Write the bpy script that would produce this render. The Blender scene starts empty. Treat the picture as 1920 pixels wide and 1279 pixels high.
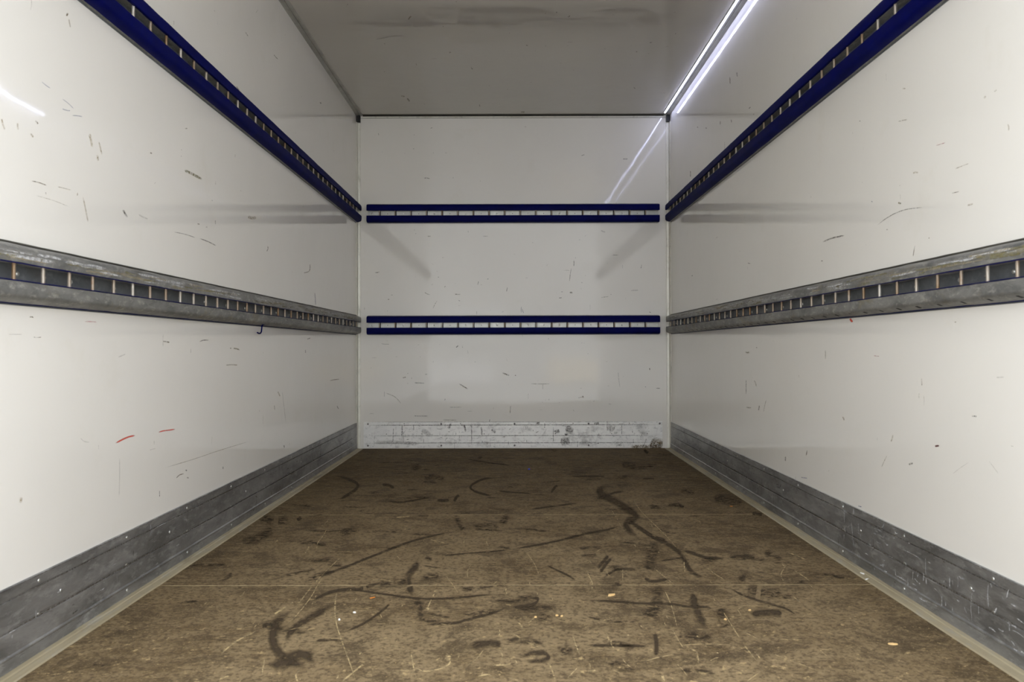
import bpy, bmesh, math, random
from mathutils import Vector, Matrix
random.seed(7)
SC = bpy.context.scene
COL = SC.collection

# ------------------------------------------------------------------ camera
HW, D, H, Y0 = 1.06, 5.4936, 2.2565, 0.80      # half width, front wall, height, rear opening of the box body
cam_d = bpy.data.cameras.new('camera')
cam = bpy.data.objects.new('camera', cam_d); COL.objects.link(cam)
fw = Vector((-0.001004, 0.999956, 0.009302)); rt = Vector((0.999997, 0.001024, -0.002107))
rt = rt.normalized(); up = rt.cross(fw).normalized(); bk = -(fw.normalized())
cam.matrix_world = Matrix(((rt.x, up.x, bk.x, -0.0054), (rt.y, up.y, bk.y, 0.0), (rt.z, up.z, bk.z, 0.6737), (0, 0, 0, 1)))
cam_d.sensor_width = 36; cam_d.lens = 28.5665; cam_d.clip_start = 0.05; cam_d.clip_end = 300
cam_d.dof.use_dof = True; cam_d.dof.focus_distance = 4.6; cam_d.dof.aperture_fstop = 9.0
SC.camera = cam

# ------------------------------------------------------------------ light
w = bpy.data.worlds.new('world'); SC.world = w; w.use_nodes = True
bg = w.node_tree.nodes['Background']
bg.inputs['Color'].default_value = (0.90, 0.94, 1.0, 1); bg.inputs['Strength'].default_value = 3.15
LED_STRENGTH = 15.0
SC.view_settings.view_transform = 'Standard'; SC.view_settings.look = 'None'
SC.view_settings.gamma = 1.0; SC.view_settings.use_curve_mapping = False
SC.view_settings.exposure = 0.75
SC.cycles.max_bounces = 16; SC.cycles.diffuse_bounces = 10; SC.cycles.glossy_bounces = 6
SC.cycles.transparent_max_bounces = 32; SC.cycles.sample_clamp_indirect = 6.0

# ------------------------------------------------------------------ materials
def newmat(name):
    m = bpy.data.materials.new(name); m.use_nodes = True
    nt = m.node_tree; return m, nt, nt.nodes['Principled BSDF']
class G:                                        # tiny node helper
    def __init__(s, nt): s.nt = nt; s.tc = None
    def n(s, t, **k):
        o = s.nt.nodes.new(t)
        for a, v in k.items(): setattr(o, a, v)
        return o
    def link(s, a, b): s.nt.links.new(a, b)
    def coord(s, scale=(1, 1, 1), loc=(0, 0, 0), rot=(0, 0, 0)):
        if s.tc is None: s.tc = s.n('ShaderNodeTexCoord')
        m = s.n('ShaderNodeMapping'); s.link(s.tc.outputs['Object'], m.inputs['Vector'])
        m.inputs['Scale'].default_value = scale; m.inputs['Location'].default_value = loc; m.inputs['Rotation'].default_value = rot
        return m.outputs[0]
    def noise(s, vec, scale, detail=4, rough=0.55, dist=0.0):
        o = s.n('ShaderNodeTexNoise'); s.link(vec, o.inputs['Vector'])
        o.inputs['Scale'].default_value = scale; o.inputs['Detail'].default_value = detail
        o.inputs['Roughness'].default_value = rough; o.inputs['Distortion'].default_value = dist
        return o.outputs['Fac']
    def ramp(s, fac, a, b, c0=0.0, c1=1.0):      # linear map a..b to c0..c1, clamped
        o = s.n('ShaderNodeMapRange'); s.link(fac, o.inputs[0])
        o.inputs[1].default_value = a; o.inputs[2].default_value = b; o.inputs[3].default_value = c0; o.inputs[4].default_value = c1
        return o.outputs[0]
    def mix(s, fac, a, b):
        o = s.n('ShaderNodeMix', data_type='RGBA')
        for k, v in ((0, fac), (6, a), (7, b)):
            if hasattr(v, 'links') or hasattr(v, 'is_linked'): s.link(v, o.inputs[k])
            elif k == 0: o.inputs[0].default_value = v
            else: o.inputs[k].default_value = (*v, 1)
        return o.outputs[2]
    def math(s, op, a, b=0.0):
        o = s.n('ShaderNodeMath', operation=op)
        for i, v in ((0, a), (1, b)):
            if hasattr(v, 'is_linked'): s.link(v, o.inputs[i])
            else: o.inputs[i].default_value = v
        return o.outputs[0]
    def bump(s, fac, dist, strength=1.0, nrm=None):
        o = s.n('ShaderNodeBump'); s.link(fac, o.inputs['Height'])
        o.inputs['Distance'].default_value = dist; o.inputs['Strength'].default_value = strength
        if nrm is not None: s.link(nrm, o.inputs['Normal'])
        return o.outputs[0]
def setp(p, **k):
    for a, v in k.items():
        a = {'col': 'Base Color', 'rough': 'Roughness', 'metal': 'Metallic', 'spec': 'Specular IOR Level', 'coat': 'Coat Weight'}[a]
        p.inputs[a].default_value = (*v, 1) if isinstance(v, tuple) else v

def panel_mat(name, col, rough, smear=0.0, spec=.5):
    """glossy white laminate; the sheets are very slightly wavy, and the shine is worn in places"""
    m, nt, p = newmat(name); g = G(nt)
    a = g.noise(g.coord(), 1.3, 3); f = g.noise(g.coord(loc=(3, 1, 7)), 26, 4, 0.6)
    dirt = g.noise(g.coord(loc=(9, 4, 2)), 4.2, 6, 0.7)
    c = g.mix(g.ramp(a, .35, .7), col, tuple(x * .965 for x in col))
    c = g.mix(g.ramp(dirt, .60, .82, 0, .35), c, (col[0] * .86, col[1] * .84, col[2] * .76))
    g.link(c, p.inputs['Base Color'])
    r = g.ramp(f, .3, .75, rough, rough + .03)
    if smear:
        s1 = g.noise(g.coord(scale=(1, 2.2, 1), loc=(2.2, 5, 0)), 3.2, 8, 0.72, 1.4)
        r = g.math('ADD', r, g.ramp(s1, .47, .51, 0, smear))
    g.link(r, p.inputs['Roughness'])
    setp(p, spec=spec)
    b = g.bump(g.noise(g.coord(loc=(1, 1, 1)), 5.0, 2), .0006)
    g.link(g.bump(g.noise(g.coord(), 160, 2), .00001, 1, b), p.inputs['Normal'])
    return m
M_WALL = panel_mat('white_laminate', (.850, .822, .762), .035)
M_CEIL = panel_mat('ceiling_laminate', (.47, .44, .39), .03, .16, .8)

def metal_mat(name, c0, c1, c2, metal, r0, r1, stretch=(1, 1, 1), stain=(.20, .17, .10), sfac=.5, scale=9, bumpd=.0004):
    m, nt, p = newmat(name); g = G(nt)
    v = g.coord(scale=stretch)
    a = g.noise(v, scale, 7, .65, .6); b = g.noise(g.coord(loc=(5, 2, 8), scale=stretch), scale * 4.5, 5, .7)
    c = g.mix(g.ramp(a, .36, .66), c0, c1)
    c = g.mix(g.ramp(b, .52, .72, 0, .8), c, c2)
    st = g.noise(g.coord(loc=(11, 3, 1), scale=stretch), scale * .8, 8, .72)
    c = g.mix(g.ramp(st, .56, .72, 0, sfac), c, stain)
    g.link(c, p.inputs['Base Color']); setp(p, metal=metal)
    g.link(g.ramp(b, .3, .7, r0, r1), p.inputs['Roughness'])
    g.link(g.bump(a, bumpd), p.inputs['Normal'])
    return m
M_GALV = metal_mat('galvanised_steel', (.15, .15, .145), (.31, .305, .285), (.50, .48, .43), .4, .38, .6, (1, .5, 1.2), (.25, .20, .09), .6, 15)
M_GALV_SHADED = metal_mat('shaded_channel_steel', (.10, .11, .12), (.17, .18, .19), (.24, .25, .25), .4, .4, .55, (1, .6, 1), (.10, .09, .07), .5, 10)  # darker copy for side rail plates; shade inside the channel put into the colour
M_PLATE = metal_mat('galvanised_base_plate', (.40, .40, .38), (.52, .52, .49), (.60, .59, .56), .6, .32, .5, (1, 1, 1), (.16, .15, .13), .3, 8)
M_ALU = metal_mat('worn_aluminium', (.17, .168, .165), (.38, .378, .37), (.52, .515, .50), .6, .30, .5, (1, .5, 1.6), (.13, .12, .10), .6, 7)
M_ALUB = metal_mat('scuffed_lit_aluminium', (.84, .83, .80), (.93, .92, .88), (.55, .54, .52), .2, .32, .5, (1, 1, 1.4), (.12, .11, .09), .55, 8)  # lighter copy for the front kick plate; mirrored daylight put into its colour
M_TRIM = metal_mat('cream_trim', (.72, .70, .62), (.80, .78, .70), (.50, .49, .42), .15, .3, .45, (1, 1, .5), (.25, .22, .14), .4, 7, .0002)
M_CORN = metal_mat('grey_cornice_metal', (.30, .29, .26), (.40, .39, .35), (.26, .25, .22), .4, .35, .5, (1, .5, 1), (.16, .15, .12), .4, 6, .0002)
M_SAND = metal_mat('sandy_edge_strip', (.30, .25, .155), (.42, .36, .24), (.34, .335, .30), .1, .5, .7, (1, .22, 1), (.13, .11, .07), .75, 8)
M_ROD = metal_mat('rusty_rung_steel', (.20, .12, .055), (.50, .47, .42), (.24, .115, .04), .45, .3, .5, (1, 1, .35), (.25, .12, .04), .9, 9)

# rungs: each one rusted differently
nt = M_ROD.node_tree; oi = nt.nodes.new('ShaderNodeObjectInfo')
for n in list(nt.nodes):
    if n.type == 'MAPPING':
        cb = nt.nodes.new('ShaderNodeVectorMath'); cb.operation = 'SCALE'; cb.inputs[0].default_value = (7.0, 5.0, 9.0)
        nt.links.new(oi.outputs['Random'], cb.inputs['Scale']); nt.links.new(cb.outputs[0], n.inputs['Location'])
def plain(name, col, rough, metal=0.0, spec=.5, var=.0, vs=30):
    m, nt, p = newmat(name); setp(p, col=col, rough=rough, metal=metal, spec=spec)
    if var:
        g = G(nt)
        g.link(g.mix(g.ramp(g.noise(g.coord(), vs, 5, .6), .35, .7), col, tuple(min(1, x * (1 + var)) for x in col)), p.inputs['Base Color'])
    return m
M_BLUE = plain('navy_blue_plastic', (.0003, .0016, .058), .6, spec=.08, var=.5, vs=14)
M_BLACK = plain('black_plastic', (.006, .006, .006), .4, var=.3)
M_SEAL_SHADE = plain('dark_sealant_and_shade', (.035, .032, .024), .6, var=.6, vs=18)
M_RIVET = plain('bright_rivet', (.60, .60, .57), .4, .9, var=.1)
M_RIVETD = plain('dull_rivet', (.20, .19, .18), .45, .7, var=.2)
M_SLOT = plain('dark_slot', (.012, .012, .012), .8, var=.2)
M_WOOD = plain('pale_wood', (.62, .42, .18), .6, var=.3, vs=120)
M_WHITE = plain('white_flake', (.80, .79, .75), .5, var=.1)
M_ORANGE = plain('orange_shred', (.50, .17, .02), .6, var=.2)
M_BEAD = plain('blue_bead', (.01, .03, .45), .4, var=.2)
m, nt, p = newmat('led_diffuser')
setp(p, col=(.9, .9, .9)); p.inputs['Emission Color'].default_value = (.62, .67, 1.0, 1); p.inputs['Emission Strength'].default_value = LED_STRENGTH
M_LED = m

# floor plywood: brown phenolic film, worn and sandy
m, nt, p = newmat('worn_brown_plywood'); g = G(nt)
big = g.noise(g.coord(), 1.6, 5, .6, .5); mid = g.noise(g.coord(loc=(3, 7, 0)), 7.5, 8, .76, .3)
grain = g.noise(g.coord(scale=(.8, 1.5, 1)), 20, 8, .78); fine = g.noise(g.coord(), 170, 3, .7)
fleck = g.noise(g.coord(loc=(1, 9, 2)), 38, 5, .72, .2); blot = g.noise(g.coord(scale=(1, 1, 1), loc=(4, 4, 4)), 4.2, 8, .74, .4)
sep = g.n('ShaderNodeSeparateXYZ'); g.link(g.coord(), sep.inputs[0])
ax = g.math('ABSOLUTE', sep.outputs[0])
far = g.ramp(sep.outputs[1], 4.7, 2.4, 0, 1)                    # traffic wear grows towards the loading edge, dirt stays in the corners
mid_x = g.ramp(ax, 1.0, .55, .25, 1)
wear = g.math('MULTIPLY', far, mid_x)
c = g.mix(g.ramp(big, .38, .62), (.078, .052, .024), (.135, .094, .046))
c = g.mix(g.math('MULTIPLY', g.ramp(mid2 := g.noise(g.coord(scale=(1, 1.2, 1), loc=(6, 1, 0)), 14, 6, .75), .42, .60), g.math('MULTIPLY', wear, .8)), c, (.250, .180, .096))
c = g.mix(g.ramp(grain, .48, .60, 0, .75), c, (.215, .157, .086))
c = g.mix(g.math('MULTIPLY', g.ramp(g.noise(g.coord(loc=(8, 0, 3)), 3.0, 7, .65), .40, .60), g.math('MULTIPLY', wear, .85)), c, (.265, .196, .108))
c = g.mix(g.ramp(mid, .52, .60, 0, .6), c, (.044, .030, .015))
c = g.mix(g.ramp(blot, .55, .62, 0, .6), c, (.042, .029, .016))
c = g.mix(g.ramp(fine, .52, .64, 0, .5), c, (.29, .215, .125))
c = g.mix(g.ramp(g.noise(g.coord(loc=(5, 5, 1)), 75, 4, .7), .49, .60, 0, .65), c, (.058, .041, .024))
near = g.ramp(sep.outputs[1], 2.6, 1.75, .12, 1)
c = g.mix(g.math('MULTIPLY', g.ramp(fleck, .60, .66), g.math('MULTIPLY', near, .8)), c, (.46, .34, .17))
fl2 = g.noise(g.coord(loc=(2, 2, 6)), 110, 2, .5)
c = g.mix(g.ramp(fl2, .70, .74, 0, .8), c, (.40, .29, .13))
g.link(c, p.inputs['Base Color']); g.link(g.ramp(mid, .4, .7, .85, .7), p.inputs['Roughness']); setp(p, spec=.12)
b = g.bump(mid, .0008); g.link(g.bump(fine, .0003, 1, b), p.inputs['Normal'])
M_FLOOR = m
M_JOINT = metal_mat('sandy_floor_joint', (.42, .33, .18), (.55, .45, .27), (.22, .17, .10), 0, .7, .8, (1, 1, 1), (.10, .08, .05), .6, 5)
M_SKYBLOCK = metal_mat('sky_block_grey', (.66, .65, .62), (.72, .71, .68), (.69, .68, .65), 0, .8, .9, (1, 1, 1), (.60, .59, .56), .5, .8, .002)
M_PALE = metal_mat('pale_panel', (.88, .87, .85), (.93, .92, .90), (.88, .87, .84), 0, .6, .7, (1, 1, 1), (.8, .78, .75), .5, 2, .001)
M_PALEW = metal_mat('cream_panel', (.95, .84, .66), (.95, .84, .66), (.9, .8, .62), 0, .6, .7, (1, 1, 1), (.8, .7, .55), .5, 2, .001)
M_GROUND = metal_mat('yard_concrete', (.54, .53, .51), (.60, .59, .57), (.50, .49, .47), 0, .8, .9, (1, 1, 1), (.44, .43, .41), .5, .8, .002)

# stains: real marks on the surfaces; their edge fades (uv: x across, y along)
def stain_mat(name, col, alpha, lo, hi, nscale, rough=.5, soft=2.0):
    m, nt, p = newmat(name); g = G(nt)
    uv = g.n('ShaderNodeUVMap'); s = g.n('ShaderNodeSeparateXYZ'); g.link(uv.outputs[0], s.inputs[0])
    def tri(x): return g.math('SUBTRACT', 1.0, g.math('ABSOLUTE', g.math('SUBTRACT', g.math('MULTIPLY', x, 2.0), 1.0)))
    v = g.math('MINIMUM', g.math('MULTIPLY', tri(s.outputs[1]), 3.5), 1.0)
    vt = g.math('POWER', g.math('MINIMUM', g.math('MULTIPLY', tri(s.outputs[1]), 2.6), 1.0), .6)     # the mark narrows to its ends
    e = g.math('MINIMUM', g.math('MULTIPLY', g.math('MAXIMUM', g.math('SUBTRACT', tri(s.outputs[0]), g.math('MULTIPLY', g.math('SUBTRACT', 1.0, vt), .9)), 0.0), soft), 1.0)
    nz = g.ramp(g.noise(g.coord(), nscale, 5, .7, .5), lo, hi)
    a = g.math('MULTIPLY', g.math('MULTIPLY', e, v), g.math('MULTIPLY', nz, alpha))
    g.link(a, p.inputs['Alpha']); setp(p, col=col, rough=rough, spec=.3 if rough < .7 else .08)
    return m
MARKM = {
 'fd': stain_mat('rubber_smear', (.068, .049, .030), .88, .28, .50, 30, .85, 1.5),
 'fs': stain_mat('rubber_patch', (.064, .046, .029), .75, .42, .57, 42, .85, 1.5),
 'fl': stain_mat('floor_scratch', (.50, .38, .20), .95, .38, .56, 50, .7, 1.6),
 'br': stain_mat('brown_mark', (.17, .12, .05), .85, .36, .6, 130),
 'dk': stain_mat('dark_mark', (.09, .075, .06), .85, .38, .60, 150),
 'dr': stain_mat('dark_red_mark', (.13, .04, .04), .9, .2, .5, 180),
 'tn': stain_mat('tan_mark', (.48, .40, .25), .5, .3, .6, 120),
 'ol': stain_mat('olive_mark', (.27, .24, .12), .7, .36, .56, 120),
 'bl': stain_mat('blue_mark', (.13, .18, .42), .6, .2, .6, 150),
 'rd': stain_mat('red_mark', (.72, .09, .05), .85, .15, .5, 90),
 'pk': stain_mat('pink_mark', (.70, .28, .28), .6, .25, .6, 90),
 'wh': stain_mat('pale_scratch', (.60, .60, .60), .8, .34, .56, 90, .5),
 'gy': stain_mat('grey_mark', (.36, .34, .30), .35, .3, .6, 120),
}
MKEYS = list(MARKM)
MARKS = [
('F','fd',[-1789,30030,-1840,30557,-2607,29363,-2674,29864,-3365,28537,-3450,29002,-3984,27503,-4081,27924,-4441,26538,-4544,26925,-4785,25812,-4891,26177,-5107,25103,-5213,25450,-5427,24489,-5530,24826,-5688,24196,-5795,24524,-5895,23725,-6007,24032]),
('F','fs',[-5364,24294,-5624,25155,-5607,23955,-5880,24777,-5813,23494,-6093,24273,-5890,23361,-6165,24144]),
('F','fd',[-9706,43992,-9475,42716,-8907,43026,-8720,41826,-8160,41768,-8055,40735,-7627,40201,-7792,40078,-7457,38471,-7732,39219,-7528,37447,-7794,38291,-7620,36418,-7873,37281,-7799,36044,-8037,36945]),
('F','fd',[-832,41566,-844,42492,-1429,41694,-1483,42615,-1914,40511,-2020,41280,-2056,39546,-2196,39548,-1837,38734,-1862,38035,-1300,37921,-1309,37204,-997,37590,-1005,36877]),
('F','fd',[-773,38777,-773,38261,-103,38374,-109,37867,837,38023,820,37525]),
('F','fd',[-5664,36292,-5596,35767,-5131,35942,-5058,35422,-4615,36281,-4535,35757,-4186,36808,-4108,36272,-3733,37261,-3663,36710]),
('F','fd',[-2445,37226,-2617,37925,-2547,36376,-2725,36941,-2565,35583,-2745,35985]),
('F','fs',[-2263,33241,-2497,32814,-2124,32200,-2344,31745,-1967,31163,-2136,30487,-1836,30818,-1934,29901]),
('F','fs',[-116,32437,-418,33596,-245,31660,-566,32604,-335,30762,-665,31501]),
('F','fd',[-2920,25699,-3233,26132,-2924,24872,-3223,25446,-3020,24107,-3315,24582,-2996,23606,-3248,23551,-2850,23003,-3052,22721,-2681,22230,-2881,21980]),
('F','fs',[-2961,26747,-2940,25998,-2785,26550,-2781,25825,-2639,26331,-2651,25635]),
('F','fs',[-2721,22298,-2821,21756,-2414,21545,-2589,21249,-2280,20592,-2478,20449,-2184,20252,-2345,19967]),
('F','fd',[-5010,23011,-4957,22738,-4463,22867,-4421,22598,-3797,22571,-3765,22310,-3149,22284,-3123,22029,-2681,22118,-2656,21865,-2133,22066,-2108,21814,-1498,22176,-1476,21922,-857,22387,-844,22128,-91,22416,-90,22156]),
('F','fd',[-5548,21731,-5406,21403,-5388,22299,-5249,21942,-5142,22819,-5019,22418,-4810,22998,-4710,22577,-4416,23082,-4316,22661,-4122,23433,-4012,23012,-3866,23800,-3757,23370]),
('F','fd',[-3249,21612,-3338,21806,-3338,21078,-3424,21273,-3481,20497,-3562,20697,-3661,19948,-3738,20151,-3857,19556,-3929,19760,-4027,19304,-4097,19507]),
('F','fd',[-5557,20570,-5951,21380,-5674,20071,-6075,20740,-5653,19570,-6021,19897,-5527,19018,-5791,18953,-5309,18482,-5435,18107,-5040,18043,-5032,17472,-4725,17772,-4626,17126,-4440,17676,-4313,17019]),
('F','fd',[-4294,17097,-4221,17591,-4613,17619,-4691,18319,-4761,17521,-5055,18206,-4851,17117,-5132,17784,-5193,17005,-5434,17700]),
('F','fd',[-4724,21037,-4966,21638,-4948,20398,-5189,20961,-5128,19875,-5375,20379,-5220,19283,-5472,19669,-5195,18601,-5437,18896]),
('F','fd',[-2255,19981,-2216,19707,-1905,20086,-1872,19809,-1464,20176,-1430,19900,-1078,20515,-1039,20235,-629,20866,-591,20581,-109,21531,-71,21235]),
('F','fd',[-2278,20203,-2252,20015,-2055,20256,-2033,20067,-1828,20268,-1810,20079]),
('F','fd',[-4647,18926,-4580,18680,-4403,18985,-4343,18737,-4102,18984,-4050,18735]),
('F','fd',[-6658,40971,-6499,39837,-6226,40666,-6119,39592,-5794,39701,-5749,38764]),
('F','fs',[-5549,48169,-6019,46647,-5351,46936,-5848,45676,-5129,45439,-5638,44393]),
('F','fs',[-4854,43506,-4561,41287,-4372,43955,-4169,41675,-3580,43042,-3472,40891]),
('F','fd',[-2441,26602,-2414,26358,-1798,26835,-1777,26587,-902,27119,-889,26865,-99,27435,-92,27175]),
('F','fd',[-103,27575,-90,27186,522,27928,531,27531,1505,28719,1504,28304,2568,29794,2551,29346,3447,30451,3417,29985,4015,31168,3987,30691]),
('F','fs',[-2798,24237,-2662,23487,-2591,24440,-2479,23664,-2263,24541,-2175,23753]),
('F','fs',[-8656,23829,-8425,23401,-8611,24303,-8376,23870,-8613,24690,-8373,24266]),
('F','fd',[-8716,32412,-8439,31652,-8675,32623,-8390,31919,-8695,32928,-8407,32313]),
('F','fs',[-6556,30205,-6142,28820,-6371,30683,-5975,29223,-6042,31167,-5668,29644]),
('F','fs',[-1608,31475,-1528,30186,-1033,31636,-1003,30333,-582,31294,-607,30035]),
('F','fd',[-3497,36686,-3424,35771,-3162,36550,-3085,35639,-2934,36679,-2846,35766]),
('F','fd',[-2948,50068,-2923,49357,-1547,48432,-1541,47765,-109,47120,-120,46486]),
('F','fd',[4797,38660,5065,41424,4270,38237,4392,40794,4270,38462,3817,38467,4327,38282,3851,36307,4596,37170,4144,35169,4838,35792,4374,34010,5032,34315,4566,32746,5041,32418,4719,32785,4507,31130,4421,32378,4429,30995,4017,30543,4490,30122,4087,29008,4613,29292,4230,28141]),
('F','fd',[5187,37925,5277,38690,4644,37606,4704,38341,4124,36701,4158,37381,3640,36039,3671,36704]),
('F','fd',[4798,31172,4547,30365,5019,29649,4782,28883,5297,28666,5065,27929,5466,27834,5224,27200,5547,26646,5306,26204,5432,25288,5206,24911,5466,24552,5259,24025,5659,24285,5474,23708]),
('F','fd',[4578,32137,4355,31356,4801,30818,4583,30092,5079,29345,4885,28619,5470,29082,5299,28323]),
('F','fs',[5117,28164,4604,28428,4847,26895,4410,27401,4472,25489,4069,26018,4163,24197,3757,24593]),
('F','fd',[3834,24127,3715,23695,4019,23761,3937,23310,4540,24040,4473,23584]),
('F','fs',[4253,23203,3920,23316,4042,22214,3741,22409,3752,21124,3547,21604,3415,20388,3282,21023,3237,19989,3094,20586]),
('F','fs',[3889,21262,3555,21460,3764,20746,3474,21087,3534,20017,3273,20413]),
('F','fd',[1926,21896,1899,21621,2462,21845,2426,21571,3314,21651,3269,21382,4086,21615,4029,21348,4519,21367,4455,21106,4992,21333,4920,21074,5136,21101,5048,20861]),
('F','fd',[5026,22544,4733,22400,4862,21621,4569,21396,4780,20784,4488,20464,4719,19773,4440,19458]),
('F','fs',[5545,21296,5129,21106,5367,20455,4959,20228,5241,19743,4841,19482]),
('F','fd',[6084,23025,5968,22762,6223,22429,6112,22167,6475,21942,6370,21679,6791,21548,6686,21292,7053,21160,6940,20927,7136,20571,7021,20368]),
('F','fd',[583,34243,587,33776,1296,34752,1290,34270,2110,35275,2092,34779,2864,35772,2835,35262]),
('F','fd',[981,25476,937,25205,1318,24841,1270,24585,1613,24235,1560,23998,1794,23751,1738,23531]),
('F','fd',[3100,26371,3033,26746,2835,25593,2762,25932,2575,24758,2497,25062]),
('F','fd',[3145,26025,3082,26395,2844,25169,2770,25487,2579,24269,2496,24539]),
('F','fd',[2583,24057,2604,23779,3015,24865,3013,24539,3395,25123,3365,24768]),
('F','fd',[-96,22235,-86,21785,312,22316,300,21862,652,22083,545,21767,510,21261,465,21652,107,21024,94,21440,-90,21024,-90,21443]),
('F','fd',[47,17900,98,17562,305,18178,329,17812,623,18233,581,17862,772,17704,651,17854,509,17397,501,17752,148,17396,153,17755]),
('F','fd',[1583,18604,1562,18366,2209,18601,2179,18363,3076,18540,3034,18303]),
('F','fd',[3394,19457,3233,19404,3262,18483,3115,18470,3120,17805,2986,17836]),
('F','fs',[2033,17861,1896,17280,2312,17604,2179,17030,2670,17402,2536,16835]),
('F','fd',[1627,38007,1725,37523,1936,39806,2021,39200,2118,40419,2163,39641]),
('F','fd',[9808,33620,9522,32731,9988,33469,9701,32586,10177,33356,9889,32477]),
('F','fd',[6912,26463,6779,25907,7580,26695,7417,26127,7822,26452,7630,25905]),
('F','fd',[5656,27430,5494,26853,5977,26934,5810,26380,6218,26466,6065,25914,6833,26349,6681,25795]),
('F','fd',[4552,25884,4514,25616,5201,26218,5155,25944,5461,26332,5411,26054]),
('F','fd',[2899,43204,2855,42560,4259,43187,4193,42544,4821,42994,4744,42357]),
('F','fd',[6630,42244,6538,41629,7031,42359,6930,41740,7317,42355,7209,41737]),
('F','fs',[6911,24502,6537,24056,6853,24108,6486,23677,6796,23728,6436,23310]),
('F','fd',[8800,54732,8454,53317,8822,53705,8480,52424,8782,52698,8450,51579]),
('F','fd',[6617,35215,6497,34510,7069,35418,6910,34706,7269,34779,7085,34131]),
('F','fs',[8033,39270,7654,37610,8337,39003,7934,37380,8581,38488,8161,36927]),
('F','fs',[6508,48846,6021,45717,6885,48357,6366,45307,7220,47647,6675,44704]),
('F','fs',[-10703,34127,-10129,31796,-9750,33051,-9130,30762,-9236,33413,-8541,31075]),
('F','fs',[-9880,29170,-9175,27433,-9511,29995,-8782,28241,-9447,31493,-8670,29695]),
('F','fs',[8563,27626,8068,26629,8567,26941,8095,25884,8761,26496,8307,25413]),
('F','fs',[6728,23539,6213,22113,7022,23188,6528,21777,7574,23012,7074,21613]),
('F','fs',[9436,38306,8566,35333,9858,37366,8997,34497,10384,36914,9518,34087]),
('F','fs',[-3045,23057,-3202,24124,-3438,22974,-3631,24028,-3800,22721,-4025,23741]),
('F','fd',[-1077,18798,-1024,18205,-651,18916,-626,18312,-300,18854,-306,18256]),
('F','fs',[3806,19351,3672,18545,4283,19476,4099,18655,4703,19346,4476,18541]),
('F','fd',[6024,20991,5833,20253,6554,21138,6317,20386,6898,20985,6623,20250]),
('F','fl',[-7064,30985,-7112,31062,-6885,29319,-6931,29396,-6820,28227,-6862,28281,-6609,27222,-6643,27238]),
('F','fl',[-6997,27818,-7061,27908,-6919,27187,-6982,27277,-6869,26702,-6932,26794]),
('F','fl',[-5587,26566,-5635,26674,-5682,25126,-5728,25221,-5728,24122,-5772,24205,-5743,22672,-5784,22740,-5703,21012,-5742,21068]),
('F','fl',[-5664,24324,-5709,24393,-5613,23201,-5655,23260,-5527,22011,-5566,22069,-5522,20507,-5560,20567,-5602,19960,-5638,20025]),
('F','fl',[-5949,21248,-6042,21433,-6011,20877,-6103,21061,-6093,20589,-6182,20774]),
('F','fl',[-4973,22945,-5031,22976,-4748,21558,-4798,21566,-4415,20131,-4455,20108,-4017,18877,-4050,18840,-3603,17659,-3634,17625,-3223,16507,-3253,16478]),
('F','fl',[-6146,19415,-6208,19542,-6422,18698,-6486,18808,-6481,17820,-6543,17909]),
('F','fl',[-2185,22563,-2230,22635,-2238,21831,-2283,21890,-2256,21071,-2300,21119]),
('F','fl',[-2265,22788,-2251,22414,-2223,22757,-2186,22376,-2168,22789,-2116,22411]),
('F','fl',[-2297,21275,-2322,21064,-2268,21218,-2269,20973,-2244,21225,-2217,20966]),
('F','fl',[-2307,18067,-2341,18052,-2190,17440,-2222,17424,-2001,16495,-2031,16479]),
('F','fl',[-2141,17290,-2145,17175,-1933,17097,-1923,16977,-1643,17191,-1619,17074,-1445,17470,-1402,17387,-1481,17841,-1431,17841]),
('F','fl',[-1548,18032,-1564,17656,-1486,17980,-1497,17602,-1404,17928,-1411,17548]),
('F','fl',[-3558,16537,-3511,16450,-3426,16993,-3378,16901,-3288,17485,-3239,17388]),
('F','fl',[-3881,26752,-3900,26699,-3759,26295,-3771,26222,-3643,26077,-3646,25983]),
('F','fl',[-3022,28831,-3016,28698,-2668,28501,-2663,28370,-2324,28204,-2321,28075]),
('F','fl',[-989,28513,-1022,28438,-908,27976,-942,27916,-823,27211,-858,27162]),
('F','fl',[-2047,24170,-2064,24109,-1761,23232,-1779,23181,-1547,22365,-1565,22322]),
('F','fl',[-4534,16874,-4580,16840,-4466,16688,-4511,16654,-4402,16514,-4446,16480]),
('F','fl',[-524,17380,-518,17268,-291,17409,-285,17297,-89,17479,-83,17367]),
('F','fl',[-5453,17746,-5497,17763,-5329,17238,-5372,17254,-5237,16852,-5280,16868]),
('F','fl',[4052,34131,4018,34050,4070,32465,4037,32399,4022,30483,3992,30431]),
('F','fl',[5372,37083,5320,36966,5253,33947,5205,33827,5370,31133,5325,31019,5469,28743,5427,28651,5465,26001,5428,25930]),
('F','fl',[4236,25147,4204,25065,4433,23942,4402,23869,4570,23023,4540,22956]),
('F','fl',[4180,22839,4143,22796,4099,21374,4065,21343,3899,19564,3869,19544]),
('F','fl',[2195,24938,2151,24884,2203,24141,2160,24083,2237,23371,2196,23352,2129,22809,2097,22851]),
('F','fl',[3333,25112,3305,25112,3223,24300,3195,24300,3119,23539,3093,23539]),
('F','fl',[5899,25135,5862,25053,5978,24322,5943,24242,6100,23746,6066,23666]),
('F','fl',[5326,20930,5289,20882,5263,19826,5228,19783,5207,18833,5173,18794]),
('F','fl',[5735,21066,5711,21035,5707,20632,5684,20602,5681,20216,5659,20187]),
('F','fl',[8994,26956,8922,26785,9191,26476,9117,26316,9281,25901,9208,25753]),
('F','fl',[8530,25468,8522,25537,7931,24257,7906,24281,7769,23530,7725,23490]),
('F','fl',[5373,19449,5348,19392,5511,19175,5486,19120,5624,18837,5599,18786]),
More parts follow.
